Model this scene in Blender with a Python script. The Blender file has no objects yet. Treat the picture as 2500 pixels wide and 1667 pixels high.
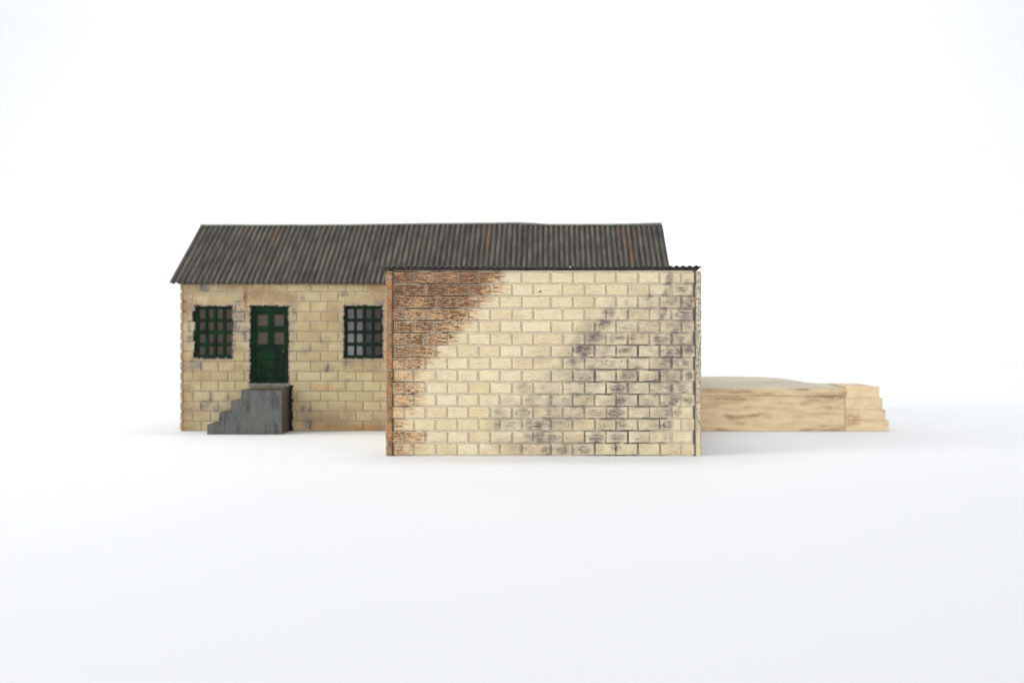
import bpy, math
import numpy as np

# ------------------------------------------------------------------ camera, light, exposure
# all construction numbers are millimetres; MM turns them into metres
MM = 0.001
F = 2800.0            # focal length in photo pixels (photo 2500 px wide)
CAMY = -345.2         # camera to rear wall face (plane Y = 0)
CAMZ = 33.9
VPX, HOR = 1345.0, 777.0
sc = bpy.context.scene
cd = bpy.data.cameras.new("camera"); cam = bpy.data.objects.new("camera", cd)
sc.collection.objects.link(cam); sc.camera = cam
cd.sensor_width = 36.0; cd.lens = 36.0 * F / 2500.0
cd.clip_start = 0.01; cd.clip_end = 20
cd.shift_x = -(VPX - 1250) / 2500.0; cd.shift_y = -(833.5 - HOR) / 2500.0     # frame is cropped off-centre, camera level and square to the walls
cam.location = (0, CAMY * MM, CAMZ * MM)
cam.rotation_euler = (math.pi / 2, 0, 0)
cd.dof.use_dof = True; cd.dof.focus_distance = 0.2835; cd.dof.aperture_fstop = 22.0

w = bpy.data.worlds.new("World"); sc.world = w; w.use_nodes = True
w.node_tree.nodes["Background"].inputs[0].default_value = (0.86, 0.92, 1.0, 1)
w.node_tree.nodes["Background"].inputs[1].default_value = 0.30

def area(name, loc, target, sx, sy, power, col, spread=180):
    l = bpy.data.lights.new(name, 'AREA'); l.shape = 'RECTANGLE'; l.size = sx; l.size_y = sy
    l.energy = power; l.color = col; l.spread = math.radians(spread)
    o = bpy.data.objects.new(name, l); sc.collection.objects.link(o)
    o.location = loc
    from mathutils import Vector
    o.rotation_euler = (Vector(target) - Vector(loc)).to_track_quat('-Z', 'Y').to_euler()
    return o
area("overhead_softbox", (-0.16, 0.10, 0.85), (0.0, 0.0, 0), 0.9, 0.6, 3.0, (1.0, 0.99, 0.97))
area("left_front_softbox", (-0.82, -0.36, 0.36), (-0.02, -0.03, 0.02), 0.48, 0.45, 2.1, (1.0, 0.985, 0.965), 100)
area("right_front_fill", (0.75, -0.60, 0.30), (0.03, -0.03, 0.02), 0.4, 0.4, 1.0, (1.0, 0.98, 0.95), 100)
area("front_softbox", (-0.10, -0.98, 0.24), (0.0, 0.0, 0.03), 0.5, 0.35, 0.62, (1.0, 0.99, 0.975), 60)
area("backdrop_lamp", (-0.28, 0.16, 0.72), (-0.28, 0.66, 0.10), 2.2, 0.25, 5.4, (1, 1, 1), 150)

vs = sc.view_settings
vs.view_transform = 'Standard'; vs.look = 'None'; vs.exposure = -0.05; vs.gamma = 1.0
sc.display_settings.display_device = 'sRGB'
sc.cycles.max_bounces = 8; sc.cycles.use_denoising = True

def XX(px, Y=0.0): return (px - VPX) / F * (Y - CAMY)          # photo px -> mm on plane Y (VP based)
def ZZ(py, Y=0.0): return CAMZ - (py - HOR) / F * (Y - CAMY)
def srgb(r, g, b):
    f = lambda c: (c / 255 / 12.92) if c <= 10 else ((c / 255 + 0.055) / 1.055) ** 2.4
    return (f(r), f(g), f(b), 1)

# ------------------------------------------------------------------ node helper
class NT:
    def __init__(s, name):
        m = bpy.data.materials.new(name); m.use_nodes = True
        s.m = m; s.t = m.node_tree; s.b = s.t.nodes["Principled BSDF"]
    def put(s, sock, v):
        if isinstance(v, bpy.types.NodeSocket): s.t.links.new(v, sock)
        elif isinstance(v, (tuple, list)) and len(v) == 4 and sock.type == 'VECTOR': sock.default_value = v[:3]
        else: sock.default_value = v
    def attr(s, n, out='Color'):
        a = s.t.nodes.new('ShaderNodeAttribute'); a.attribute_name = n; return a.outputs[out]
    def sep(s, v):
        n = s.t.nodes.new('ShaderNodeSeparateXYZ'); s.put(n.inputs[0], v); return n.outputs
    def obj(s):
        n = s.t.nodes.new('ShaderNodeTexCoord'); return n.outputs['Object']
    def scale(s, v, sc3, loc=(0, 0, 0)):
        n = s.t.nodes.new('ShaderNodeMapping'); s.put(n.inputs[0], v)
        n.inputs['Scale'].default_value = sc3; n.inputs['Location'].default_value = loc; return n.outputs[0]
    def noise(s, v, sc1=1.0, det=3.0, rough=0.55, dist=0.0):
        n = s.t.nodes.new('ShaderNodeTexNoise'); s.put(n.inputs['Vector'], v)
        n.inputs['Scale'].default_value = sc1; n.inputs['Detail'].default_value = det
        n.inputs['Roughness'].default_value = rough; n.inputs['Distortion'].default_value = dist
        return n.outputs['Fac']
    def math(s, op, a, b=0.0, c=0.0, clamp=False):
        n = s.t.nodes.new('ShaderNodeMath'); n.operation = op; n.use_clamp = clamp
        s.put(n.inputs[0], a); s.put(n.inputs[1], b)
        if op in ('MULTIPLY_ADD',): s.put(n.inputs[2], c)
        return n.outputs[0]
    def ss(s, v, lo, hi, a=0.0, b=1.0):
        n = s.t.nodes.new('ShaderNodeMapRange'); n.interpolation_type = 'SMOOTHSTEP'
        s.put(n.inputs['Value'], v); n.inputs['From Min'].default_value = lo; n.inputs['From Max'].default_value = hi
        n.inputs['To Min'].default_value = a; n.inputs['To Max'].default_value = b; return n.outputs['Result']
    def mix(s, f, a, b, mode='MIX'):
        n = s.t.nodes.new('ShaderNodeMix'); n.data_type = 'RGBA'; n.blend_type = mode
        s.put(n.inputs[0], f); s.put(n.inputs[6], a); s.put(n.inputs[7], b); return n.outputs[2]
    def bump(s, h, dist, strength=1.0):
        n = s.t.nodes.new('ShaderNodeBump'); s.put(n.inputs['Height'], h)
        n.inputs['Distance'].default_value = dist; n.inputs['Strength'].default_value = strength
        s.t.links.new(n.outputs[0], s.b.inputs['Normal'])
    def fin(s, col, rough=0.6, spec=0.4):
        s.put(s.b.inputs['Base Color'], col); s.put(s.b.inputs['Roughness'], rough)
        s.b.inputs['Specular IOR Level'].default_value = spec; return s.m

# ------------------------------------------------------------------ materials
def brick_material(name, pale=(0.71, 0.625, 0.435, 1), warm=(0.65, 0.545, 0.345, 1), mort=(0.56, 0.50, 0.38, 1), fine=1.0, etch=1.0, rg=1.0, sg=1.0, ink=1.0, crease=(0.25, 0.195, 0.11, 1)):
    n = NT(name)
    P = n.attr('pos', 'Vector')                 # mm on the wall
    st = n.sep(n.attr('stain', 'Vector'))       # rust, soot with the steps' painted shadow, joint
    br = n.sep(n.attr('brick', 'Vector'))       # distance to brick edge, random id, brown wash
    rust, soot, joint = st[0], st[1], st[2]
    edge, rid, brown = br[0], br[1], br[2]
    if rg != 1.0: rust = n.math('MULTIPLY', rust, rg)
    if sg != 1.0: soot = n.math('MULTIPLY', soot, sg)
    streak = n.noise(n.scale(P, (0.75 * fine, 1, 3.6 * fine)), 1.0, 4.0, 0.62, 0.6)
    speck = n.noise(n.scale(P, (3.2 * fine,) * 3), 1.0, 2.0, 0.6)
    cloud = n.noise(n.scale(P, (0.28,) * 3), 1.0, 3.0, 0.55)
    # concentric tool strokes near the brick edges, mixed with the horizontal strokes
    ring = n.math('SINE', n.math('MULTIPLY_ADD', edge, 17.0 * fine, n.math('MULTIPLY', streak, 7.0)))
    strokes = n.math('ADD', n.math('MULTIPLY', streak, 0.8), n.math('MULTIPLY', ring, 0.04))
    strokes = n.math('ADD', strokes, n.math('MULTIPLY', n.math('SUBTRACT', speck, 0.5), 0.35))
    base = n.mix(n.ss(n.math('MULTIPLY_ADD', rid, 0.5, n.math('MULTIPLY', cloud, 0.7)), 0.3, 0.85), pale, warm)
    base = n.mix(n.ss(strokes, 0.45, 0.57, 0.0, 0.40 * etch), base, (0.36, 0.22, 0.09, 1))
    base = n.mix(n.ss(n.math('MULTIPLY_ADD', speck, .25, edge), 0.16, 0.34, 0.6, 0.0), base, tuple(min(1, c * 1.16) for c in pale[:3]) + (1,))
    base = n.mix(n.math('MULTIPLY', brown, n.ss(cloud, 0.3, 0.7, 0.35, 0.8)), base, (0.36, 0.23, 0.115, 1))
    # rust: orange wash then dark brown in the strokes
    r1 = n.ss(n.math('MULTIPLY_ADD', rust, 0.9, n.math('MULTIPLY', n.math('SUBTRACT', speck, 0.5), 0.7)), 0.10, 0.85, 0, 0.72)
    r1 = n.math('MULTIPLY', r1, n.ss(n.math('MULTIPLY_ADD', speck, .5, edge), 0.22, 0.55, 0.28, 1.0))
    base = n.mix(r1, base, n.mix(n.ss(cloud, .35, .65), (0.52, 0.245, 0.070, 1), (0.38, 0.205, 0.095, 1)))
    r2 = n.math('MULTIPLY_ADD', rust, 0.36, strokes)
    edgein = n.ss(n.math('MULTIPLY_ADD', streak, .5, edge), 0.22, 0.55)
    r2 = n.math('MULTIPLY', n.ss(r2, 0.63, 0.84), n.math('MULTIPLY_ADD', edgein, 0.8, 0.2))
    r2 = n.math('MULTIPLY', r2, n.ss(rust, 0.1, 0.5))
    base = n.mix(n.math('MULTIPLY', r2, ink), base, (0.080, 0.033, 0.016, 1))
    base = n.mix(n.math('MULTIPLY', n.ss(brown, .45, 1.0, 0, .55), n.ss(n.math('MULTIPLY_ADD', speck, .5, streak), .5, .9)), base, (0.13, 0.065, 0.042, 1))
    # soot: grey wash then near-black in the strokes
    s1 = n.ss(n.math('MULTIPLY_ADD', soot, 0.95, n.math('MULTIPLY', n.math('SUBTRACT', cloud, 0.5), 0.6)), 0.0, 0.75, 0, 0.80)
    base = n.mix(s1, base, (0.27, 0.225, 0.185, 1))
    s2 = n.ss(n.math('MULTIPLY_ADD', soot, 0.28, strokes), 0.57, 0.70)
    s2 = n.math('MULTIPLY', s2, n.ss(soot, 0.08, 0.6))
    base = n.mix(n.math('MULTIPLY', s2, 0.85), base, (0.060, 0.050, 0.058, 1))
    # joints
    mort = n.mix(n.ss(joint, 0.5, 0.95), crease, mort)
    jc = n.mix(n.ss(rust, 0.2, 0.9, 0, 0.62), mort, (0.13, 0.065, 0.05, 1))
    jc = n.mix(n.ss(soot, 0.1, 0.7, 0, 0.9), jc, (0.085, 0.075, 0.085, 1))
    jc = n.mix(n.ss(speck, 0.55, 0.75, 0, 0.5), jc, (0.50, 0.47, 0.44, 1))
    jc = n.mix(n.math('MULTIPLY', n.ss(rust, .3, .8), n.ss(brown, .75, .95)), jc, (0.075, 0.032, 0.018, 1))
    base = n.mix(n.ss(joint, 0.05, 0.5), base, jc)
    base = n.mix(n.ss(soot, 1.05, 1.5), base, (0.008, 0.008, 0.012, 1))  # near-black where this channel is strongest, including the steps' painted shadow
    n.bump(n.math('MULTIPLY_ADD', strokes, -1.0, n.math('MULTIPLY', speck, 0.3)), 0.0005, 1.0)
    return n.fin(base, 0.62, 0.35)

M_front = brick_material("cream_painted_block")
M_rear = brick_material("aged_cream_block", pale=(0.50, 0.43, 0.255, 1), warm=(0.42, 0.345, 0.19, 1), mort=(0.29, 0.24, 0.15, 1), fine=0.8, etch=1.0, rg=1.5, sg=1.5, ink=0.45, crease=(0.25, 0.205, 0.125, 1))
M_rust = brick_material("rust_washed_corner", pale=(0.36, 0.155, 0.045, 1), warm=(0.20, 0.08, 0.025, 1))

def roof_material(name, col=(0.058, 0.052, 0.043, 1), rough=0.75):
    n = NT(name)
    P = n.attr('pos', 'Vector')
    st = n.sep(n.attr('stain', 'Vector'))
    a = n.noise(n.scale(P, (0.9, 1, 0.10)), 1, 4, 0.6)
    b = n.noise(n.scale(P, (2.6, 1, 2.6)), 1, 3, 0.6)
    c = n.noise(n.scale(P, (0.16, 1, 0.12)), 1, 3, 0.6)
    base = n.mix(n.ss(a, 0.35, 0.7), col, (0.128, 0.115, 0.093, 1))
    base = n.mix(n.ss(c, 0.48, 0.75, 0, 0.7), base, (0.026, 0.025, 0.023, 1))
    base = n.mix(n.ss(b, 0.5, 0.72, 0, 0.35), base, (0.11, 0.107, 0.095, 1))
    r = n.ss(n.math('MULTIPLY_ADD', a, 0.75, st[0]), 0.45, 1.05, 0, 0.85)
    base = n.mix(r, base, (0.15, 0.082, 0.045, 1))
    base = n.mix(n.ss(n.math('MULTIPLY_ADD', b, 0.5, st[1]), 0.5, 1.1, 0, 0.9), base, (0.02, 0.019, 0.018, 1))
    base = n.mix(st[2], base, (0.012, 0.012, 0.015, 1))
    n.bump(b, 0.00012, 0.5)
    return n.fin(base, rough, 0.22)
M_roof = roof_material("weathered_corrugated_iron")
def flat_material(name, c1, c2, c3=None, sc1=0.4, rough=0.6, spec=0.4, bump=0.00008, stretch=(1, 1, 1), lo=0.35, hi=0.7):
    n = NT(name)
    P = n.scale(n.obj(), tuple(1000 * k for k in stretch))
    a = n.noise(P, sc1, 4, 0.6, 0.05); b = n.noise(P, sc1 * 6, 3, 0.6)
    base = n.mix(n.ss(a, lo, hi), c1, c2)
    if c3: base = n.mix(n.ss(n.noise(n.scale(P, (1, 1, 1), (31, 7, 3)), sc1 * 0.8, 5, 0.7, 0.1), 0.50, 0.66, 0, 0.85), base, c3)
    n.bump(n.math('MULTIPLY_ADD', a, 0.5, b), bump, 0.6)
    return n.fin(base, rough, spec)
M_green = flat_material("dark_green_paint", (0.0012, 0.012, 0.004, 1), (0.0015, 0.026, 0.007, 1), (0.002, 0.003, 0.006, 1), 0.22, 0.6, 0.12)
M_glass = flat_material("smoked_plastic_glazing", (0.062, 0.042, 0.022, 1), (0.045, 0.038, 0.031, 1), (0.055, 0.049, 0.042, 1), 0.12, 0.5, 0.25, 0.00001)
M_glass2 = flat_material("painted_reflection_glazing", (0.033, 0.029, 0.028, 1), (0.033, 0.029, 0.028, 1), None, 0.09, 0.5, 0.25, 0.00001)
def paint_reflection(m):        # pale reflection put into the colour at the lower left of the pane (generated coordinates run 0..1 over the pane)
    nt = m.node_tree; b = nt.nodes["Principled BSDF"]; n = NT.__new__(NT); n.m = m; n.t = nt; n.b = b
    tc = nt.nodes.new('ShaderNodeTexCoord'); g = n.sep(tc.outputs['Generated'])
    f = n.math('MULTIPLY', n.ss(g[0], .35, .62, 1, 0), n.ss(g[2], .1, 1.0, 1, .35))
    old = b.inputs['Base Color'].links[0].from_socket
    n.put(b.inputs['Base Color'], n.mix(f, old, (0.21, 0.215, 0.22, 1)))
paint_reflection(M_glass2)
M_step = flat_material("grey_painted_concrete", (0.056, 0.061, 0.053, 1), (0.080, 0.081, 0.068, 1), (0.010, 0.009, 0.012, 1), 0.30, 0.42, 0.5, 0.00006, (1.8, 1, 0.6))
M_sill = flat_material("grey_doorstep", (0.16, 0.16, 0.135, 1), (0.11, 0.11, 0.09, 1), None, 0.5, 0.6)
M_knob = flat_material("green_knob_paint", (0.02, 0.07, 0.035, 1), (0.03, 0.09, 0.05, 1), None, 0.5, 0.35)
M_gloss = flat_material("glossy_black_corrugated", (0.005, 0.005, 0.004, 1), (0.011, 0.011, 0.008, 1), None, 0.6, 0.32, 0.22, 0.00004)
M_dark = flat_material("black_glue", (0.010, 0.007, 0.006, 1), (0.03, 0.012, 0.008, 1), None, 0.6, 0.5)
M_plat = flat_material("cream_painted_platform", (0.67, 0.53, 0.335, 1), (0.50, 0.36, 0.21, 1), (0.29, 0.175, 0.105, 1), 0.30, 0.6, 0.3, 0.00012, (0.28, 1, 1.7), 0.38, 0.72)
M_endst = flat_material("cream_painted_stone", (0.72, 0.575, 0.365, 1), (0.60, 0.455, 0.27, 1), (0.40, 0.25, 0.14, 1), 0.2, 0.6, 0.3, 0.0001, (0.7, 1, 1.4), 0.35, 0.75)
M_deck = flat_material("grey_stone_deck", (0.60, 0.535, 0.41, 1), (0.50, 0.445, 0.335, 1), (0.43, 0.38, 0.29, 1), 0.12, 0.75, 0.3, 0.0001, (0.6, 1, 1))
n = NT("white_paper")
a = n.noise(n.scale(n.obj(), (6, 6, 6)), 1, 3, 0.5)
f = n.noise(n.scale(n.obj(), (900, 900, 900)), 1, 2, 0.5)
n.bump(f, 0.00003, 0.4)
M_paper = n.fin(n.mix(a, (0.755, 0.772, 0.79, 1), (0.775, 0.787, 0.80, 1)), 0.7, 0.2)

# ------------------------------------------------------------------ mesh helpers
def smooth(d, lo, hi):
    t = np.clip((d - lo) / (hi - lo), 0, 1); return t * t * (3 - 2 * t)
_T = np.random.RandomState(5).rand(64, 257, 257)
def vnoise(X, Z, sx, sz, seed=0):
    T = _T[seed % 64]; gx = X / sx + 1000.37; gz = Z / sz + 1000.71
    i = np.floor(gx).astype(int); j = np.floor(gz).astype(int)
    u = gx - i; v = gz - j; u = u * u * (3 - 2 * u); v = v * v * (3 - 2 * v); i %= 256; j %= 256
    return (T[i, j] * (1 - u) * (1 - v) + T[i + 1, j] * u * (1 - v) + T[i, j + 1] * (1 - u) * v + T[i + 1, j + 1] * u * v) - 0.5

def link(name, me, mat, parent):
    o = bpy.data.objects.new(name, me); sc.collection.objects.link(o)
    me.materials.append(mat)
    if parent is not None: o.parent = parent
    return o
ORG = {}
def thing(name, label, cat, at):
    o = bpy.data.objects.new(name, None); sc.collection.objects.link(o)
    o.empty_display_size = 0.01
    o.location = [c * MM for c in at]; o['label'] = label; o['category'] = cat; ORG[o.name] = np.array(at, float); return o
def org(p):
    while p is not None and p.name not in ORG: p = p.parent
    return ORG[p.name] if p is not None else np.zeros(3)

def panel(name, mat, parent, xs, zs, fn, thick, xf, mask=None, ztop=None, follow=False, sm=True):
    """relief sheet: local x right, z up, face towards -y; fn gives height and stain maps; mask cuts openings"""
    X, Z = np.meshgrid(xs, zs, indexing='ij')
    nx, nz = X.shape
    h, stain, brick = fn(X, Z)
    if ztop is not None: Z = np.minimum(Z, ztop(X))
    cx = (X[:-1, :-1] + X[1:, 1:]) / 2; cz = (Z[:-1, :-1] + Z[1:, 1:]) / 2
    keep = np.ones_like(cx, bool) if mask is None else mask(cx, cz)
    back = (thick - (h if follow else 0)) * np.ones_like(h)
    Vf = np.stack([X, -h, Z], -1).reshape(-1, 3); Vb = np.stack([X, back, Z], -1).reshape(-1, 3)
    V = np.concatenate([Vf, Vb]); N = nx * nz
    idx = np.arange(N).reshape(nx, nz)
    a, b, c, d = idx[:-1, :-1], idx[1:, :-1], idx[1:, 1:], idx[:-1, 1:]
    fr = np.stack([a, b, c, d], -1)[keep]; bk = np.stack([d, c, b, a], -1)[keep] + N
    K = np.zeros((nx + 1, nz + 1), bool); K[1:-1, 1:-1] = keep
    sk = []
    k0 = K[1:-1, 1:-1]
    for nb, (p, q) in ((K[:-2, 1:-1], (d, a)), (K[2:, 1:-1], (b, c)), (K[1:-1, :-2], (a, b)), (K[1:-1, 2:], (c, d))):
        e = k0 & ~nb; p = p[e]; q = q[e]
        sk.append(np.stack([q, p, p + N, q + N], -1))
    Fc = np.concatenate([fr, bk] + sk)
    used = np.unique(Fc); remap = np.full(2 * N, -1); remap[used] = np.arange(len(used)); Fc = remap[Fc]
    ok = np.array([True] * len(Fc))
    pos = V[used].copy()
    W = xf(V[used]) - org(parent)
    me = bpy.data.meshes.new(name)
    me.vertices.add(len(W)); me.vertices.foreach_set('co', (W * MM).astype(np.float32).ravel())
    me.loops.add(Fc.size); me.loops.foreach_set('vertex_index', Fc.astype(np.int32).ravel())
    me.polygons.add(len(Fc)); me.polygons.foreach_set('loop_start', (np.arange(len(Fc)) * 4).astype(np.int32))
    sm_arr = np.zeros(len(Fc), bool); sm_arr[:len(fr) + len(bk)] = sm
    me.polygons.foreach_set('use_smooth', sm_arr)
    for nm, arr in (('pos', pos), ('stain', np.concatenate([stain.reshape(-1, 3)] * 2)[used]), ('brick', np.concatenate([brick.reshape(-1, 3)] * 2)[used])):
        at = me.attributes.new(nm, 'FLOAT_VECTOR', 'POINT'); at.data.foreach_set('vector', arr.astype(np.float32).ravel())
    me.update(); me.validate()
    return link(name, me, mat, parent)

def bricks(X, Z, rows, depth=0.28, bev=0.17, rad=0.22, pinch=0.07, seed=0, relief=0.05):
    rs = np.random.RandomState(seed)
    xs = X[:, 0]; zs = Z[0]
    lift = np.zeros_like(X); edge = np.zeros_like(X); rid = np.zeros_like(X)
    wob = vnoise(X, Z, 0.7, 0.5, seed + 1) * 0.07
    extra = np.zeros_like(X)
    for z0, z1, segs in rows:
        for x0, x1 in segs:
            i0, i1 = np.searchsorted(xs, [x0 - .1, x1 + .1]); j0, j1 = np.searchsorted(zs, [z0 - .1, z1 + .1])
            if i1 <= i0 or j1 <= j0: continue
            s = (slice(i0, i1), slice(j0, j1))
            a = (x1 - x0) / 2; b = (z1 - z0) / 2
            p = X[s] - (x0 + x1) / 2; q = Z[s] - (z0 + z1) / 2
            j = rs.rand(4)
            bb = b - pinch * (1 - np.clip(p / a, -1, 1) ** 2) * (0.4 + j[0]) - 0.04 * j[1] * p / a
            aa = a - pinch * 0.7 * (1 - np.clip(q / b, -1, 1) ** 2) * (0.4 + j[2])
            r = min(rad, 0.45 * b)
            u = np.abs(p) - aa + r; v = np.abs(q) - bb + r
            d = -(np.hypot(np.maximum(u, 0), np.maximum(v, 0)) + np.minimum(np.maximum(u, v), 0) - r) + wob[s]
            l = smooth(d, -0.02, bev)
            better = l > lift[s]
            lift[s] = np.where(better, l, lift[s])
            edge[s] = np.where(better, np.clip(d, 0, 2) / max(b, .2), edge[s])
            rid[s] = np.where(better, j[3], rid[s])
            # raised rim and hollow strokes inside
            ex = 0.025 * np.sin(np.clip(d, 0, 2) * 13 + 6 * vnoise(X[s], Z[s], 1.3, 0.3, seed + 2)) * smooth(d, .15, .35) + (rs.rand() - .5) * .05
            extra[s] = np.where(better, ex, extra[s])
    h = (lift - 1) * depth + lift * (extra + relief * (vnoise(X, Z, 1.6, 0.22, seed + 3) + 0.7 * vnoise(X, Z, 0.5, 0.16, seed + 4)))
    h += 0.02 * vnoise(X, Z, 0.3, 0.3, seed + 5)
    joint = 1 - smooth(lift, 0.0, 0.55)
    return h, joint, edge, rid

def course_rows(x0, x1, n, pitch, joints_even, joints_odd, gz=0.24, gx=0.3, zoff=0.0):
    rows = []
    for k in range(n):
        js = [x0 - 0.01] + [j for j in (joints_even if k % 2 == 0 else joints_odd) if x0 + .4 < j < x1 - .4] + [x1 + 0.01]
        segs = [(js[i] + (gx / 2 if i else .06), js[i + 1] - (gx / 2 if i < len(js) - 2 else .06)) for i in range(len(js) - 1)]
        rows.append((zoff + k * pitch + gz / 2, zoff + (k + 1) * pitch - gz / 2, segs))
    return rows

def blobs(X, Z, lst, Y, gain=1.0):
    out = np.zeros_like(X)
    for px, py, sx, sz, a, *sh in lst:
        x = XX(px, Y); z = ZZ(py, Y); k = (Y - CAMY) / F
        dz = (Z - z); dx = (X - x) - (sh[0] if sh else 0.0) * dz
        out = np.maximum(out, a * np.exp(-((dx / (1.22 * sx * k)) ** 2 + (dz / (1.2 * sz * k)) ** 2) ** 1.5))
    return out * gain

def slab(name, mat, parent, outline, z0, z1, bev=0.15):
    """prism over an outline in plan (mm, counter-clockwise), bevelled edges"""
    import bmesh
    bm = bmesh.new(); o = org(parent)
    lo = [bm.verts.new(((x - o[0]) * MM, (y - o[1]) * MM, (z0 - o[2]) * MM)) for x, y in outline]
    hi = [bm.verts.new(((x - o[0]) * MM, (y - o[1]) * MM, (z1 - o[2]) * MM)) for x, y in outline]
    bm.faces.new(hi); bm.faces.new(lo[::-1]); m = len(outline)
    for i in range(m): bm.faces.new((lo[i], lo[(i + 1) % m], hi[(i + 1) % m], hi[i]))
    if bev: bmesh.ops.bevel(bm, geom=bm.edges[:], offset=bev * MM, segments=2, profile=0.5, affect='EDGES', clamp_overlap=True)
    bmesh.ops.recalc_face_normals(bm, faces=bm.faces)
    me = bpy.data.meshes.new(name); bm.to_mesh(me); bm.free(); return link(name, me, mat, parent)
def box(name, mat, parent, x0, x1, y0, y1, z0, z1, bev=0.12):
    return slab(name, mat, parent, [(x0, y0), (x1, y0), (x1, y1), (x0, y1)], z0, z1, bev)

# ------------------------------------------------------------------ setting: one paper sweep
def sweep():
    prof = [(-900, 0.0)] + [(y, 0.0) for y in range(-800, 401, 100)]
    R = 300
    prof += [(400 + R * math.sin(t), R - R * math.cos(t)) for t in np.linspace(0, math.pi / 2, 33)[1:]]
    prof += [(700, z) for z in (500, 800, 1300, 1800)]
    vs_, fs = [], []
    xs = np.linspace(-2600, 2600, 17)
    for y, z in prof:
        for x in xs: vs_.append((x * MM, y * MM, z * MM))
    m = len(xs)
    for i in range(len(prof) - 1):
        for j in range(m - 1): fs.append((i * m + j, i * m + j + 1, (i + 1) * m + j + 1, (i + 1) * m + j))
    me = bpy.data.meshes.new("backdrop"); me.from_pydata(vs_, [], fs)
    me.polygons.foreach_set('use_smooth', [True] * len(fs))
    o = link("ground", me, M_paper, None); o['kind'] = 'structure'
    o['label'] = 'seamless white paper sweep under and behind the model buildings'
sweep()

# ------------------------------------------------------------------ front block (lean-to)
YF = -62.7                                           # face of its camera-side wall
XL, XPL, XPR, XR = XX(940, YF), XX(958.5, YF), XX(1697.5, YF), XX(1714, YF)
HF = ZZ(659.3, YF) - ZZ(1113, YF); Z0F = ZZ(1113, YF)
DF = 60.5                                            # depth of the block
lean = thing("model_outbuilding", "cream block-walled model lean-to with rust stains at left and black corrugated roof, standing in front", "model building", ((XL + XR) / 2, YF, 0))
A = [(31.9, 79), (81.8, 131.7), (136.9, 185), (187.7, 236), (241, 288.4), (292.7, 342), (346.1, 413), (418.1, 467), (469.7, 520.5), (524, 573), (575.6, 625.5), (629.9, 679), (682.4, 731.5), (735.8, 766)]
B = [(27.6, 56), (59, 106), (112.8, 161), (163.6, 211.8), (216, 265), (268.6, 318.5), (322, 370), (373.6, 443), (445.6, 495.5), (499, 549), (550.7, 601.5), (605, 655), (656.6, 706.5), (712.5, 760)]
rows_front = []
for k in range(15):
    y0 = 664.4 + 29.9 * k; y1 = y0 + 27.4
    jr = np.random.RandomState(100 + k)
    rows_front.append((ZZ(y1, YF) - .055, ZZ(y0, YF) + .055, [(XX(930 + a + jr.uniform(-.7, .7), YF) - .10, XX(930 + b + jr.uniform(-.7, .7), YF) + .10) for a, b in (A if k % 2 == 0 else B)]))
RUST = [(1218, 1250), (1200, 1246), (1165, 1232), (1140, 1200), (1112, 1172), (1092, 1130), (1060, 1112), (1040, 1108), (1008, 1066), (1030, 1058), (1008, 1058), (984, 1044), (998, 1012), (1032, 1046), (992, 1030)]
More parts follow.
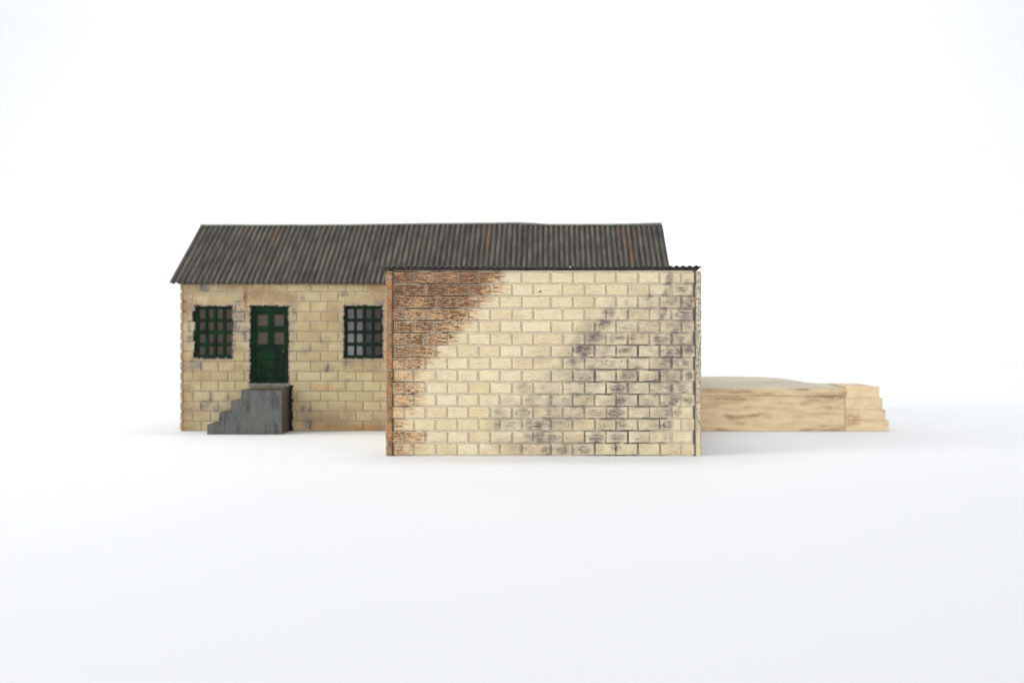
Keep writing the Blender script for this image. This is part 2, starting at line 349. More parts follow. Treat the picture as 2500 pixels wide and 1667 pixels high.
SOOT = [(1488,765,20,12,.8),(1478,795,25,13,.95),(1530,795,18,13,.6),(1455,826,25,13,.95),(1506,826,24,13,.85),(1548,826,14,13,.75),(1614,826,22,13,1),(1666,826,22,13,.7),
 (1425,856,26,13,1),(1478,856,22,13,.65),(1526,856,20,13,.75),(1635,856,22,13,.55),(1682,856,14,13,.85),(1400,886,24,13,.75),(1455,886,22,13,.45),(1506,886,22,13,.65),(1560,886,22,13,.4),(1666,886,20,13,.65),
 (1632,685,10,20,.6,.25),(1626,715,9,18,.65,.25),(1616,765,13,20,.75,.25),(1584,730,9,24,.45,.35),(1570,770,9,24,.45,.35),(1682,690,14,10,.7),(1666,706,20,12,.7),(1636,735,22,12,.65),(1684,737,12,13,.95),(1530,737,9,14,.45),
 (1666,768,22,12,.8),(1635,795,22,12,.65),(1680,795,14,12,.7),(1600,800,9,30,.5,.3),
 (1372,917,22,12,.55),(1425,917,22,12,.45),(1478,917,20,12,.4),(1531,917,22,12,.75),(1585,917,20,12,.25),(1638,917,22,12,.55),(1682,917,12,12,.75),
 (1401,948,22,12,.5),(1455,948,20,12,.35),(1507,948,22,12,.85),(1560,948,20,12,.35),(1612,948,20,12,.3),(1665,948,22,12,.65),
 (1373,978,22,12,.65),(1425,978,20,12,.45),(1478,978,20,12,.4),(1517,978,12,13,1),(1645,978,13,13,.85,.35),(1682,978,14,12,.7),(1240,978,26,12,.45),(1300,978,22,12,.45),
 (1350,1007,20,12,.6),(1401,1007,20,12,.45),(1455,1007,22,12,.55),(1505,1007,22,12,.9),(1628,1010,8,13,.7,.35),(1653,1007,11,13,.75,.35),(1222,1005,20,12,.55),(1276,1005,22,12,.65),(1324,1005,14,12,.4),
 (1520,1037,16,12,.95),(1372,1037,22,12,.45),(1425,1037,20,12,.35),(1478,1037,20,12,.4),(1628,1037,16,13,.85,.35),(1682,1037,10,12,.5),(1214,1037,10,12,.5),(1246,1037,20,12,.5),(1304,1037,24,13,1),
 (1350,1068,20,13,.8),(1401,1068,20,12,.3),(1455,1068,22,12,.65),(1507,1068,22,12,.85),(1560,1068,20,12,.5),(1622,1068,11,13,.6,.35),(1291,1068,16,13,.8),(1317,1068,16,13,1),
 (1335,1098,16,13,.95),(1372,1098,22,12,.75),(1425,1098,20,12,.6),(1478,1098,20,12,.4),(1505,1092,16,12,.75),(1320,878,22,12,.45),(1270,878,18,12,.25),(1278,947,20,12,.55),(1340,860,30,30,.25),(1410,925,80,190,.55,.6),(1640,880,45,220,.6,.3),(1560,900,80,190,.5,.3),(1500,800,60,60,.5,.5),(1250,1010,60,50,.35,.6),(1330,1085,120,30,.5),(1500,1080,200,40,.3)]
def front_fn(X, Z):
    h, joint, edge, rid = bricks(X, Z, rows_front, seed=11, bev=0.15, depth=0.36, relief=0.10, rad=.34, pinch=.13)
    h -= 0.05 * (Z > ZZ(664, YF))
    # rust front, course by course
    rust = np.zeros_like(X)
    for k, (d, f_) in enumerate(RUST):
        z1 = ZZ(664.4 + 29.9 * k - 1.5, YF); z0 = ZZ(664.4 + 29.9 * (k + 1) - 1.5, YF)
        if k == 0: z1 += 3
        if k == 14: z0 -= 3
        band = smooth(Z, z0 - .12, z0 + .12) * (1 - smooth(Z, z1 - .12, z1 + .12))
        xx = X + 5.5 * vnoise(X, Z, 1.6, .35, 21) + 2.2 * vnoise(X, Z, .35, .25, 20) + 0.9 * (Z - (z0 + z1) / 2)*-0.5
        rr = 1 - smooth(xx, XX(d - 30, YF), XX(f_ + 14, YF))
        kk = 1.0 if k < 6 else (0.88 if k in (6, 7, 13, 14) else 0.72)
        rust = np.maximum(rust, rr * band * (kk + 0.45 * vnoise(X, Z, 4.5, 2.4, 22)))
    rust = np.maximum(rust, (1 - smooth(X + 5 * vnoise(X, Z, 3, 2, 27), XX(985, YF), XX(1075, YF))) * (.38 + .5 * vnoise(X, Z, 3, 1.5, 28)))
    rust = np.maximum(rust, (1 - smooth(X + .75 * (ZZ(664, YF) - Z) + 6 * vnoise(X, Z, 2.5, 1.5, 29), XX(1215, YF), XX(1300, YF))) * (.22 + .5 * vnoise(X, Z, 2, 1.2, 30)))
    soot = blobs(X, Z, SOOT, YF) * (0.85 + 0.5 * vnoise(X, Z, 1.2, .8, 23)) * (1.0 + .55 * vnoise(X - .5 * Z, Z, 3.5, 6, 34))
    # the strip of joint at both ends
    joint = np.maximum(joint, 0)
    jdark = smooth(X, XX(1395, YF), XX(1450, YF)) * (1 - smooth(X, XX(1600, YF), XX(1660, YF))) * (1 - smooth(Z, ZZ(850, YF), ZZ(800, YF)))
    soot = np.maximum(soot, joint * jdark * (0.55 + 0.7 * vnoise(X, Z, 1.5, 2.5, 24)))
    soot = np.maximum(soot, joint * smooth(X, XX(1690, YF), XX(1694, YF)) * .75)
    # upper purple-brown deposit along the first courses
    brown = 0.5 * blobs(X, Z, [(1160, 690, 60, 26, 1), (1000, 672, 60, 10, .8), (1210, 667, 50, 8, .8)], YF) * 1.0 + 0.12 + 0.25 * vnoise(X, Z, 6, 4, 25)
    soot = np.maximum(soot, .75 * joint * (1 - smooth(X, XX(960, YF), XX(964, YF))))
    rowgap = np.zeros_like(X)
    for k in range(16):
        rowgap = np.maximum(rowgap, 1 - smooth(np.abs(Z - ZZ(662.9 + 29.9 * k, YF)), .16, .24))
    brown = np.where(joint > .3, rowgap * (.9 + .5 * vnoise(X, Z, 3, 3, 33)), brown)
    brown = np.where(joint > .3, brown, np.maximum(brown, rust * (.25 + .75 * smooth(Z, ZZ(800, YF), ZZ(690, YF)))))
    # mark: small black hole in the second course and a chipped block
    for px, py, r, dp in ((1319, 711.5, 0.30, .3), (1463, 648.0, .01, 0)):
        dd = np.hypot(X - XX(px, YF), (Z - ZZ(py, YF)) * 1.4)
        m = 1 - smooth(dd, r * .6, r); h -= m * dp; soot = np.maximum(soot, m * 3); joint = np.maximum(joint, m)
    # moulded date plate flaw on the second block of the top course
    cx, cz = XX(1037, YF), ZZ(674, YF); m = (1 - smooth(np.abs(X - cx), 1.5, 1.75)) * (1 - smooth(np.abs(Z - cz), .22, .42))
    h += m * (.10 + .12 * vnoise(X, Z, .3, .5, 26)); rust = rust * (1 - .6 * m)
    cz = ZZ(684.5, YF); m2 = (1 - smooth(np.abs(X - XX(1037, YF)), 1.9, 2.2)) * (1 - smooth(np.abs(Z - cz), .38, .55)); ring2 = m2 * smooth(np.abs(Z - cz) / .5 + np.maximum(0, np.abs(X - cx) - 1.5), .35, .7)
    h += ring2 * .10; rust = rust * (1 - .5 * ring2)
    return h, np.stack([rust, soot, joint], -1), np.stack([edge, rid, np.clip(brown, 0, 1)], -1)
ROOFSLOPE = math.tan(math.radians(4.0))
# camera-side wall sits between the two side walls
panel("wall", M_front, lean, np.arange(XPL + .06, XPR - .05, 0.1), np.arange(Z0F, Z0F + HF, 0.1), front_fn, 1.7,
      lambda V: V + np.array([0, YF, 0]))

def side_fn(seed, H, rust_at=None, soot_amt=0.0, base_brown=0.2, joints_shift=0.0):
    def fn(X, Z):
        L = X.max(); rows = course_rows(X.min(), L, 16, HF / 15.2, np.arange(-300, 300, 5.3) + joints_shift, np.arange(-300, 300, 5.3) + 2.6 + joints_shift)
        h, joint, edge, rid = bricks(X, Z, rows, seed=seed, bev=0.15)
        rust = np.zeros_like(X) if rust_at is None else rust_at(X, Z)
        soot = soot_amt * (0.6 + 1.2 * vnoise(X, Z, 1.6, 3.5, seed + 9)) * (vnoise(X, Z, 9, 9, seed + 8) > -.3)
        soot = np.clip(soot, 0, 1)
        return h, np.stack([rust, soot, joint], -1), np.stack([edge, rid, np.full_like(X, base_brown)], -1)
    return fn
# left side wall: its local x runs from the back (0) to the front (DF); faces world -X
left_xf = lambda V: np.stack([XL + .15 + V[:, 1], YF + DF - V[:, 0], V[:, 2]], -1)
right_xf = lambda V: np.stack([XR - .15 - V[:, 1], YF + V[:, 0], V[:, 2]], -1)
tside = XPL - XL - .2
def rust_left(X, Z):
    return smooth(X, DF - 14, DF - 1) * (1.05 + .5 * vnoise(X, Z, 1, 2.2, 31))
zs_side = np.arange(Z0F, Z0F + HF - .2, 0.16)
panel("wall", M_front, lean, np.concatenate([np.arange(0, DF - 3, .25), np.arange(DF - 3, DF + .05, .12)]), zs_side, side_fn(31, HF, rust_left), tside, left_xf,
      ztop=lambda X: Z0F + HF - .25 - (DF - X) * ROOFSLOPE)
def side_soot(X, Z): return np.zeros_like(X)
panel("wall", M_front, lean, np.concatenate([np.arange(0, 3, .12), np.arange(3, DF + .1, .25)]), zs_side, side_fn(35, HF, None, 0.62, .2), XR - XPR - .2, right_xf,
      ztop=lambda X: Z0F + HF - .15 - X * ROOFSLOPE)
# orange half-round corner fillets seen edge on beside the camera-side wall
def strip_fn(kind, seed):
    def fn(X, Z):
        x0, x1 = X.min(), X.max(); t = (X - x0) / (x1 - x0)
        if kind == 'rust':
            h = 0.05 + 0.16 * np.sqrt(np.clip(1 - ((t - .68) / .34) ** 2, 0, 1)) + .10 * vnoise(X, Z, .35, .5, seed) * (t < .38)
            dabs = (vnoise(X, Z, .5, .75, seed + 1) > 0.02) * (t < .36) * 1.0
            rust = 0.95 + 0.5 * vnoise(X, Z, .8, 3.0, seed + 2) - .75 * (t < .36) * (1 - dabs)
            soot = 0.75 * dabs * (t < .36) + np.clip(.55 * (vnoise(X, Z, 3, 6, seed + 3)) , 0, 1)
            soot = np.maximum(soot, 0.35 * (1 - smooth(Z, Z0F, Z0F + 6)))
        else:
            h = 0.05 + .10 * vnoise(X, Z, .3, .4, seed) + .04 * (t > .15)
            rust = np.zeros_like(X) + .08
            soot = (0.45 + .9 * vnoise(X, Z, .35, .5, seed + 1) + .5 * vnoise(X, Z, 3, 7, seed + 2)) * smooth(Z, Z0F + 4.5, Z0F + 8)
            soot = np.maximum(soot, (t < .10) * .75)
        z = np.zeros_like(X)
        return h, np.stack([np.clip(rust, 0, 1), np.clip(soot, 0, 1), z], -1), np.stack([.45 + z, .5 + z, .25 + z], -1)
    return fn
panel("corner_strip", M_rust, lean, np.linspace(XL + .42, XPL - .12, 20), np.arange(Z0F + .02, Z0F + HF - .45, .14), strip_fn('rust', 41), 0.2, lambda V: V + np.array([0, YF - .03, 0]))
panel("corner_strip", M_front, lean, np.linspace(XPR + .16, XR - .40, 16), np.arange(Z0F + .02, Z0F + HF - .35, .14), strip_fn('soot', 45), 0.2, lambda V: V + np.array([0, YF - .03, 0]))
# back wall
panel("wall", M_front, lean, np.arange(XPL + .1, XPR - .1, .4), np.arange(Z0F, Z0F + HF - DF * ROOFSLOPE - .3, .25), side_fn(51, HF, None, .1), 1.5,
      lambda V: np.stack([(XPL + XPR) - V[:, 0], YF + DF - .2 - V[:, 1], V[:, 2]], -1))
# roof
CP = 1.69
RXL, RXR = XX(926.5, YF - .6), XX(1713.5, YF - .6)
def froof(X, Z):
    t = (X - RXL) / (RXR - RXL)
    endl = np.exp(-((X - RXL) / 2.2) ** 2)
    h = 0.17 * np.sin((X - RXL) * 2 * math.pi / CP * (1 + 0.004 * np.sin(X * .2)) + .3) * (1 - .75 * endl)
    h += .10 * np.sin(t * 7 + .5) + .05 * vnoise(X, Z, 6, 30, 61) + .05 * vnoise(X, Z, .5, .6, 62)
    z = np.zeros_like(X)
    return h, np.stack([z, z, z], -1), np.stack([z, z, z], -1)
zr = ZZ(650.5, YF - .6)
# local z runs along the fall of the roof, local -y is up
fall = math.radians(4.0)
def froof_xf(V):
    u = V[:, 2]; n_ = -V[:, 1]
    return np.stack([V[:, 0], YF - .6 + u * math.cos(fall) + n_ * math.sin(fall), zr - u * math.sin(fall) + n_ * math.cos(fall)], -1)
ff = panel("roof", M_gloss, lean, np.arange(RXL, RXR, .12), np.linspace(0, DF - 1.0, 70), froof, .28, froof_xf, follow=True)
# flip faces because (x, along, up) is left handed here
import bmesh
def fixn(o):
    bm = bmesh.new(); bm.from_mesh(o.data); bmesh.ops.recalc_face_normals(bm, faces=bm.faces[:]); bm.to_mesh(o.data); bm.free()
# dark bead of glue between wall top and roof, broken and uneven
def bead(X, Z):
    h = .12 + .22 * vnoise(X, Z, .8, .4, 63) + .10 * vnoise(X, Z, .3, .2, 64); z = np.zeros_like(X)
    return h, np.stack([z, z, z], -1), np.stack([z, z, z], -1)
bd = panel("glue_bead", M_dark, lean, np.arange(XL + 1.0, XR - 1.2, .15), np.arange(ZZ(660.2, YF), zr - .05, .08), bead, 1.2, lambda V: V + np.array([0, YF + .35, 0]))
# white fleck of chipped paint on the roof edge
c_ = XX(1392, YF - 1.); 
box("paint_fleck", flat_material("white_fleck", (.8, .8, .8, 1), (.75, .75, .75, 1)), lean, c_ - .1, c_ + .1, YF - .95, YF - .65, zr - .30, zr - .02, .04)

# ------------------------------------------------------------------ rear building
WL, WR = XX(438), XX(1617)
HW = 44.6; DEP = 60.0
rear = thing("model_station_building", "long cream block-walled model building with grey corrugated gable roof and green door behind", "model building", ((WL + WR) / 2, 0, 0))
SL = math.radians(32.4); EY = -2.0; EZ = ZZ(691.0, EY)
RIDY = 29.0
def z4(v): return 400 + v / 4.2                     # zoom column -> photo px
je = [z4(v) for v in [385, 558, 735, 912, 1090, 1268]] + [z4(1505 + 180 * k) for k in range(40)]
jo = [z4(v) for v in [300, 480, 660, 830, 1008, 1186, 1365]] + [z4(1610 + 179 * k) for k in range(40)]
PITCH = 24.3 * 0.12329
rows_rear = course_rows(XX(446), WR - 1, 15, PITCH, [XX(p) for p in je], [XX(p) for p in jo], gz=.20, gx=.22)
def y5(v): return 530 + v / 4.2
W1 = (XX(z4(322)), XX(z4(700)), ZZ(y5(1440)), ZZ(y5(915)))
W2 = (XX(z4(1852)), XX(z4(2236)), ZZ(y5(1442)), ZZ(y5(912)))
DR = (XX(z4(888)), XX(z4(1273)), ZZ(935.5), ZZ(y5(915)))
def opening(X, Z):
    jag = .10 * np.sign(np.sin(Z * 5.1)) * 0 + .16 * vnoise(X * 0, Z, 1, .45, 71)
    top = .12 * vnoise(X, Z * 0, .6, 1, 72)
    zz = np.searchsorted([0], [0])
    left = XX(z4(320)) + np.where((Z < ZZ(y5(965))) & (Z > ZZ(y5(1070))), XX(z4(290)) - XX(z4(320)), 0) + np.where((Z < ZZ(y5(1175))) & (Z > ZZ(y5(1272))), XX(z4(301)) - XX(z4(320)), 0) + np.where(Z < ZZ(y5(1385)), XX(z4(300)) - XX(z4(320)), 0)
    o1 = (X > left + jag) & (X < W1[1] + jag) & (Z > W1[2] + top * .6) & (Z < W1[3] + top)
    o2 = (X > W2[0] + jag) & (X < W2[1] + jag) & (Z > W2[2] + top * .6) & (Z < W2[3] + top)
    o3 = (X > DR[0] + jag) & (X < DR[1] + jag) & (Z > DR[2]) & (Z < DR[3] + top)
    return o1 | o2 | o3
def rear_fn(X, Z):
    h, joint, edge, rid = bricks(X, Z, rows_rear, seed=15, depth=.16, bev=.14, pinch=.05, relief=.035)
    # soldier courses over the openings and thin sills under the windows
    heads = []
    for a, b in ((335, 705), (850, 1300), (1835, 2250)):
        k = int(round((b - a) / 60)); e = np.linspace(XX(z4(a)), XX(z4(b)), k + 1)
        heads += [(e[i] + .05, e[i + 1] - .05) for i in range(k)]
    zt = ZZ(y5(800)); zb = ZZ(y5(916))
    h2, j2, e2, r2 = bricks(X, Z, [(zb, zt, heads)] + [(W[2] - 1.0, W[2] - .2, [(c, c + 2.9) for c in np.arange(W[0] - .5, W[1] - 2, 3.1)]) for W in (W1, W2)], seed=17, depth=.10, bev=.12, pinch=.02, relief=.03)
    m = np.zeros_like(X, bool)
    for s0, s1 in ((335, 705), (850, 1300), (1835, 2250)):
        m |= (X > XX(z4(s0))) & (X < XX(z4(s1))) & (Z > zb - .3) & (Z < zt + .1)
    for W in (W1, W2): m |= (X > W[0] - .6) & (X < W[1] + .6) & (Z < W[2] + .2) & (Z > W[2] - 1.1)
    h = np.where(m, h2, h); joint = np.where(m, j2 * .45, joint); edge = np.where(m, e2, edge); rid = np.where(m, r2, rid)
    rust = blobs(X, Z, [(600, 735, 6, 50, .62), (603, 770, 8, 12, .55), (598, 705, 6, 14, .6), (785, 945, 30, 10, .42), (815, 950, 30, 6, .4), (780, 1040, 60, 10, .45), (895, 1043, 60, 9, .55), (925, 720, 16, 22, .35), (640, 720, 40, 20, .3)], 0)
    rust = np.maximum(rust, .55 * (1 - smooth(X, XX(446), XX(466))) * (.8 + vnoise(X, Z, 1.5, 3, 75)))
    soot = blobs(X, Z, [(497, 704, 12, 10, .9), (583, 770, 12, 30, .75), (575, 800, 9, 30, .7), (596, 812, 12, 20, .6), (470, 752, 6, 8, .9), (464, 830, 8, 14, .6), (462, 790, 6, 26, .5), (472, 893, 10, 14, .8), (492, 892, 8, 12, .7), (500, 990, 10, 12, .8), (515, 970, 8, 12, .6), (560, 985, 14, 16, .5), (535, 1000, 16, 10, .45),
        (740, 724, 6, 10, .6), (840, 720, 10, 8, .7), (860, 745, 18, 10, .35), (715, 760, 10, 30, .4), (712, 820, 8, 60, .35), (745, 855, 20, 8, .45), (800, 900, 14, 10, .5), (850, 885, 18, 9, .5), (790, 830, 22, 12, .3), (770, 880, 26, 10, .3), (830, 930, 40, 12, .25), (913, 900, 12, 8, .35), (745, 1000, 18, 14, .45), (752, 1035, 12, 14, .6), (835, 1018, 30, 12, .25), (570, 760, 8, 8, .7), (925, 740, 14, 10, .5), (925, 765, 14, 14, .4), (850, 800, 8, 50, .35)], 0) * (.9 + vnoise(X, Z, 1.2, 1, 76))
    soot = np.minimum(soot * .8, .42)
    # black staining hugging the frames and sill
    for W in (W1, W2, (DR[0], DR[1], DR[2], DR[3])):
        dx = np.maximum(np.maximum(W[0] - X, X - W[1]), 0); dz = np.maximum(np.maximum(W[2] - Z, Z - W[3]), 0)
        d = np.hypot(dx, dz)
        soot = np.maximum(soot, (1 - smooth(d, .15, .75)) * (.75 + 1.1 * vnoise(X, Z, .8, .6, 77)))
    dxs = X - XX(703); step_shadow = (dxs > -1) * (1 - smooth(dxs + 1.0 * vnoise(X, Z, .6, .9, 78), 1.0, 1.7)) * (Z < ZZ(940)) * 1.0  # steps' shadow painted on the wall, with black weathering
    soot = np.maximum(soot, step_shadow * 1.6)
    joint = np.maximum(joint, 0)
    brown = .36 + .9 * vnoise(X, Z, 13, 9, 79) + .5 * vnoise(X, Z, 4, 3, 80) + .25 * (1 - smooth(X, WL, WL + 6)) + .22 * smooth(X, XX(700), XX(900)) * (1 - smooth(Z, 4, 12)) + .35 * blobs(X, Z, [(640, 722, 60, 22, 1), (560, 706, 60, 12, .6)], 0)
    green = 0
    return h, np.stack([np.clip(rust, 0, 1), np.clip(soot, 0, 1.6), joint], -1), np.stack([edge, rid, np.clip(brown, 0, 1)], -1)
panel("wall", M_rear, rear, np.arange(XX(446.5), WR - 1.0, 0.18), np.arange(0, HW, 0.18), rear_fn, 2.0, lambda V: V,
      mask=lambda X, Z: ~opening(X, Z))
gable = lambda y: np.minimum(EZ + (y - EY) * math.tan(SL), EZ + (2 * RIDY - EY - y) * math.tan(SL)) - .45
rear_left_xf = lambda V: np.stack([WL + .12 + V[:, 1], 2 * RIDY - V[:, 0], V[:, 2]], -1)
rear_right_xf = lambda V: np.stack([WR - .12 - V[:, 1], V[:, 0], V[:, 2]], -1)
def rear_side_fn(seed):
    def fn(X, Z):
        rows = course_rows(X.min(), X.max(), 23, PITCH, np.arange(-300, 300, 5.24), np.arange(-300, 300, 5.24) + 2.6, gz=.36, gx=.22)
        h, joint, edge, rid = bricks(X, Z, rows, seed=seed, depth=.42, bev=.12)
        ru = .22 * (.6 + vnoise(X, Z, 3, 4, seed + 3)); so = np.clip(vnoise(X, Z, 4, 5, seed + 4) * .5, 0, 1)
        return h, np.stack([ru, so, joint], -1), np.stack([edge, rid, .35 + .5 * vnoise(X, Z, 9, 9, seed + 5)], -1)
    return fn
TE = XX(446.3) - WL - .15
panel("wall", M_rear, rear, np.arange(0, 2 * RIDY + .1, .25), np.arange(0, 64, .2), rear_side_fn(81), TE, rear_left_xf, ztop=lambda X: gable(2 * RIDY - X))
panel("wall", M_rear, rear, np.arange(0, 2 * RIDY + .1, .3), np.arange(0, 64, .3), rear_side_fn(85), TE, rear_right_xf, ztop=lambda X: gable(X))
panel("wall", M_rear, rear, np.arange(XX(446.5), WR - 1.0, 0.4), np.arange(0, HW, 0.25), rear_side_fn(87), 2.0,
      lambda V: np.stack([XX(446.5) + WR - 1.0 - V[:, 0], 2 * RIDY - V[:, 1], V[:, 2]], -1))

# roof: two sheets on the camera side, one behind, ridge capping
RL, RR = XX(413.5, EY), XX(1642, EY)
RUN = (RIDY - EY) / math.cos(SL)
rx = [XX(p, RIDY) for p in (480, 700, 850, 930, 1100, 1265, 1300, 1340, 1500, 1618, 1660)]
rz = [0, .0, .03, .25, .5, .72, .5, .12, .2, .55, .6]
wav = lambda X: np.interp(X, rx, rz)
RB = [(669, 590, 6, 22, .55), (655, 640, 7, 30, .35), (575, 650, 6, 18, .3), (610, 600, 20, 20, .2), (1192, 590, 10, 40, .5), (1180, 630, 14, 20, .3), (1530, 590, 7, 30, .45), (1545, 630, 6, 14, .95), (1555, 570, 8, 16, .4), (1518, 570, 8, 20, .45), (800, 660, 12, 20, .3), (860, 640, 16, 20, .15), (1010, 600, 14, 30, .22), (935, 650, 10, 20, .3), (1420, 600, 30, 30, .12)]
RD = [(880, 660, 25, 20, .55), (770, 670, 40, 14, .5), (845, 655, 14, 18, .5), (1110, 590, 30, 30, .35), (1480, 600, 50, 40, .3), (1630, 610, 20, 60, .4), (440, 670, 25, 40, .25), (1300, 570, 30, 30, .3)]
def rblob(X, U, lst):
    out = np.zeros_like(X)
    for px, py, sx, sy, a in lst:
        t = (691 - py) / 140.0; Yq = EY + t * (RIDY - EY); x = XX(px, Yq); u = t * RUN
        out = np.maximum(out, a * np.exp(-(((X - x) / (1.5 * sx * .128)) ** 2 + ((U - u) / (1.2 * sy * .24)) ** 2)))
    return out
def roof_fn(off, seed):
    def fn(X, U):
        ph = (X - RL) * 2 * math.pi / 1.675 + .25 * np.sin(X * .09)
        s = np.sin(ph); h = .26 * (np.sign(s) * np.abs(s) ** .8) + off
        h += .12 * vnoise(X, U, 14, 18, seed) + wav(X) * np.clip(U / RUN, 0, 1) ** 2 * .9
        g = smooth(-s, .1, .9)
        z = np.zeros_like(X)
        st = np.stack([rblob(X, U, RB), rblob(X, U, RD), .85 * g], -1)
        return h, st, np.stack([z, z, z], -1)
    return fn
def slope_xf(V):       # local z up the slope, local -y out of the roof
    u = V[:, 2]; n_ = -V[:, 1]
    return np.stack([V[:, 0], EY + u * math.cos(SL) - n_ * math.sin(SL), EZ + u * math.sin(SL) + n_ * math.cos(SL)], -1)
def slope_back(V):
    W = slope_xf(V); W[:, 1] = 2 * RIDY - W[:, 1]; W[:, 0] = RL + RR - W[:, 0]; return W
XS = XX(1265, 10)
us = np.linspace(0, RUN, 80)
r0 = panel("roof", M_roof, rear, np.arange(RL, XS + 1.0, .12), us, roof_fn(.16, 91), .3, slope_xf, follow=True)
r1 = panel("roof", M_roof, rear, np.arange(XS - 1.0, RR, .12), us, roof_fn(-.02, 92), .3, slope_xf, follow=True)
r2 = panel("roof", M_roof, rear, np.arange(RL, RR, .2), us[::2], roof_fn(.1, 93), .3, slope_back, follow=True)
def cap_fn(X, Z):
    z = np.zeros_like(X)
    return .35 * np.sqrt(np.clip(1 - (Z / .9) ** 2, 0, 1)) + wav(X) + .05 * vnoise(X, Z, 1.2, .5, 94), np.stack([z, z, z], -1), np.stack([z, z, z], -1)
M_cap = flat_material("grey_green_ridge", (.15, .17, .13, 1), (.22, .24, .19, 1), None, .2, .55)
RZ = EZ + (RIDY - EY) * math.tan(SL)
panel("ridge_cap", M_cap, rear, np.arange(RL + .1, RR - .1, .3), np.linspace(-.9, .9, 13), cap_fn, .3,
      lambda V: np.stack([V[:, 0], RIDY + V[:, 2], RZ + .12 - V[:, 1]], -1), follow=True)

# windows and door
def frame_piece(name, mat, parent, x0, x1, z0, z1, holes, y, thick, fn=None, step=.12):
    def f0(X, Z):
        z = np.zeros_like(X); h = .04 * vnoise(X, Z, .8, .8, 95)
        if fn: h = h + fn(X, Z)
        return h, np.stack([z, z, z], -1), np.stack([z, z, z], -1)
    def mk(X, Z):
        k = np.ones_like(X, bool)
        for a, b, c, d in holes:
            rr = .22; u = np.maximum(np.abs(X - (a + b) / 2) - (b - a) / 2 + rr, 0); v = np.maximum(np.abs(Z - (c + d) / 2) - (d - c) / 2 + rr, 0)
            k &= ~((np.hypot(u, v) < rr))
        return k
    return panel(name, mat, parent, np.arange(x0, x1, step), np.arange(z0, z1, step), f0, thick, lambda V: V + np.array([0, y, 0]), mask=mk)
def vy(v): return ZZ(y5(v))
prow = [(940, 1042), (1072, 1162), (1194, 1288), (1320, 1416)]
def window(cols, W, label, gm):
    holes = [(XX(z4(a)), XX(z4(b)), vy(d), vy(c)) for a, b in cols for c, d in prow]
    fr = frame_piece("window", M_green, rear, W[0] - 1.5, W[1] + .8, W[2] - .6, W[3] + .6, holes, .95, .55)
    if label: fr['label'] = label
    box("window_pane", gm, fr, W[0] - 1.2, W[1] + .6, 1.56, 1.8, W[2] - .4, W[3] + .4, .02)
    return fr
window([(350, 412), (442, 500), (532, 592), (622, 688)], W1, "green sixteen-pane window with brownish panes and crumbled left jamb", M_glass)
window([(1875, 1942), (1970, 2033), (2062, 2122), (2150, 2217)], W2, "green sixteen-pane window with a pale painted reflection on grey panes beside the lean-to", M_glass2)
def z6(v): return ZZ(720 + v / 4.2)
def door_relief(X, Z):
    h = np.zeros_like(X)
    def rect(a, b, c, d): return smooth(X, a, a + .15) * (1 - smooth(X, b - .15, b)) * smooth(Z, c, c + .15) * (1 - smooth(Z, d - .15, d))
    x0, x1 = XX(z4(928)), XX(z4(1232))
    outer = rect(x0, x1, z6(885), z6(172)); h += -.25 * outer + .0
    h += .12 * rect(x0 + .35, x1 - .35, z6(860), z6(545))
    h -= .18 * rect(XX(z4(985)), XX(z4(1175)), z6(830), z6(660))
    h += .1 * rect(XX(z4(1074)), XX(z4(1092)), z6(545), z6(190))
    return h
dh = [(XX(z4(a)), XX(z4(b)), z6(d), z6(c)) for a, b in ((950, 1053), (1116, 1222)) for c, d in ((200, 320), (382, 508))]
door = frame_piece("door", M_green, rear, DR[0] - .5, DR[1] + .5, DR[2] - .2, DR[3] + .5, dh, .95, .55, door_relief)
box("door_pane", M_glass, door, DR[0] + .5, DR[1] - .5, 1.56, 1.8, z6(530), z6(180), .02)
import bmesh as _b
def knob():
    bm = _b.new(); _b.ops.create_uvsphere(bm, u_segments=16, v_segments=10, radius=.42 * MM)
    o = org(rear); c = np.array([XX(z4(1222)), .62, z6(580)]) - o
    for v in bm.verts: v.co.y *= .8; v.co += __import__('mathutils').Vector(c * MM)
    me = bpy.data.meshes.new("knob"); bm.to_mesh(me); bm.free(); me.polygons.foreach_set('use_smooth', [True] * len(me.polygons))
    link("knob", me, M_knob, door)
knob()
box("doorstep", M_sill, rear, XX(z4(875)), XX(z4(1290)), -.55, 1.6, z6(942), z6(906), .15)
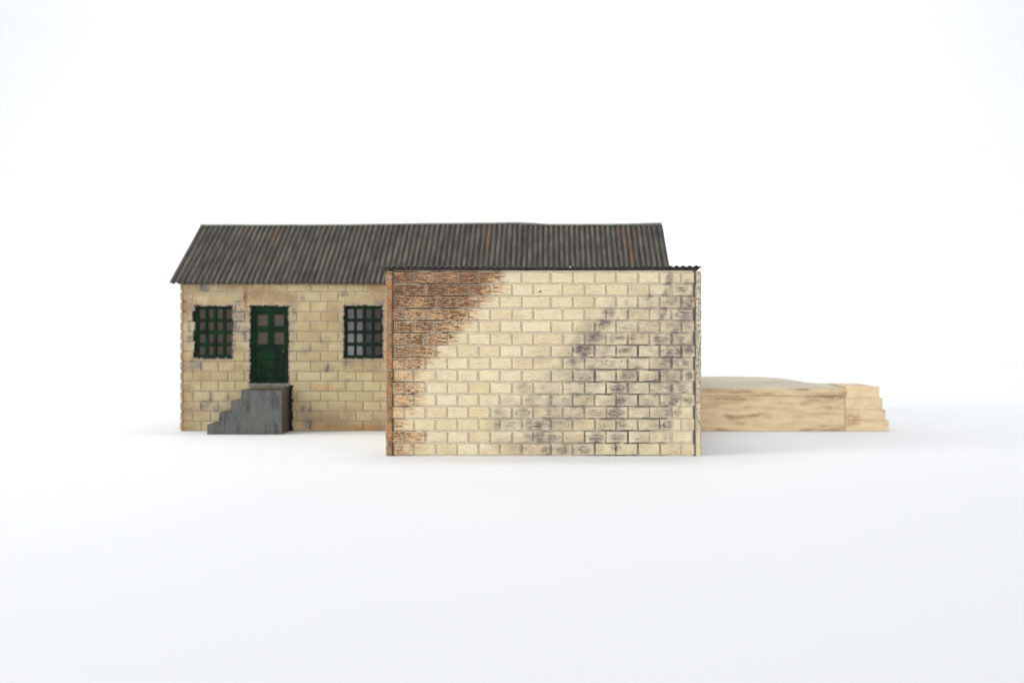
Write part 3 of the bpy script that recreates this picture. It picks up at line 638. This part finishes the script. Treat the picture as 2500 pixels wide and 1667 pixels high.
# stone steps: profile in x/z, depth towards the camera
SY = -10.3
def sx(v): return XX(z4(v), SY)
def sz(v): return ZZ(720 + v / 4.2, SY)
prof = [(443, 1430), (1210, 1430), (1210, 975), (793, 975), (793, 1082), (688, 1082), (688, 1206), (565, 1206), (565, 1326), (443, 1326)]
def steps():
    bm = _b.new(); o = org(rear)
    pts = [(sx(a), 0.02 if b == 1430 else sz(b)) for a, b in prof]
    f_ = [bm.verts.new(((x - o[0]) * MM, (SY) * MM, z * MM)) for x, z in pts]
    k_ = [bm.verts.new(((x - o[0]) * MM, (-.3) * MM, z * MM)) for x, z in pts]
    bm.faces.new(f_); bm.faces.new(k_[::-1]); m = len(pts)
    for i in range(m): bm.faces.new((f_[i], f_[(i + 1) % m], k_[(i + 1) % m], k_[i]))
    _b.ops.bevel(bm, geom=bm.edges[:], offset=.16 * MM, segments=2, profile=.5, affect='EDGES')
    _b.ops.recalc_face_normals(bm, faces=bm.faces)
    me = bpy.data.meshes.new("steps"); bm.to_mesh(me); bm.free(); link("steps", me, M_step, rear)
steps()

# ------------------------------------------------------------------ platform to the right
PX0 = WR + .4
plat = thing("model_platform", "low cream and brown model loading platform with grey top extending right of the buildings", "model platform", ((PX0 + 100) / 2, 0, 0))
PZ = ZZ(948.5, -.4)
rim = [(2067, 948.5), ]
def dk(px, py, z=None):
    dd = (CAMZ - (z if z is not None else PZ)) / (py - HOR) * F; return ((px - VPX) / F * dd, dd + CAMY)
edge_pts = [(XX(2067, -.4), -.8), (XX(2067, -.4), 21)]
curve = [dk(2030, 935.5), dk(2000, 936), dk(1975, 934), dk(1955, 931.0), dk(1930, 926.5), dk(1900, 922.5), dk(1860, 920), dk(1800, 919)]
xm = curve[-1][1]
outline = [(PX0, -.8)] + edge_pts + curve + [(PX0, xm)]
slab("coping", M_plat, plat, outline, ZZ(965.5, -.4), PZ, .1)
body = [(PX0 + .3, .25), (XX(2063, .1), .25), (XX(2063, .1), 20.5)] + [(x - .6, y - .6) for x, y in curve] + [(PX0 + .3, xm - .6)]
slab("body", M_plat, plat, body, 0.0, ZZ(965.5, -.4) - .03, .1)
deck = [(PX0 + .4, .5), (XX(2062, 0), .5), (XX(2062, 0), 20.6)] + [(x - .5, y - .5) for x, y in curve] + [(PX0 + .4, xm - .5)]
slab("deck", M_deck, plat, deck, PZ + .005, PZ + .12, .03)
zt = [0.0, ZZ(1025.5), ZZ(999.5), ZZ(971.5), ZZ(943.5)]
xr = [XX(2171), XX(2162.5), XX(2155.5), XX(2147.5)]
X0e = XX(2063, .1) + .03
for k in range(4):
    e = slab("end_block", M_endst, plat, [(X0e, 0.05 + .05 * (k % 2)), (xr[k], 0.05 + .05 * (k % 2)), (xr[k] - 2.2, 18.5), (X0e, 18.0)], zt[k] + (.02 if k else 0), zt[k + 1], .12)
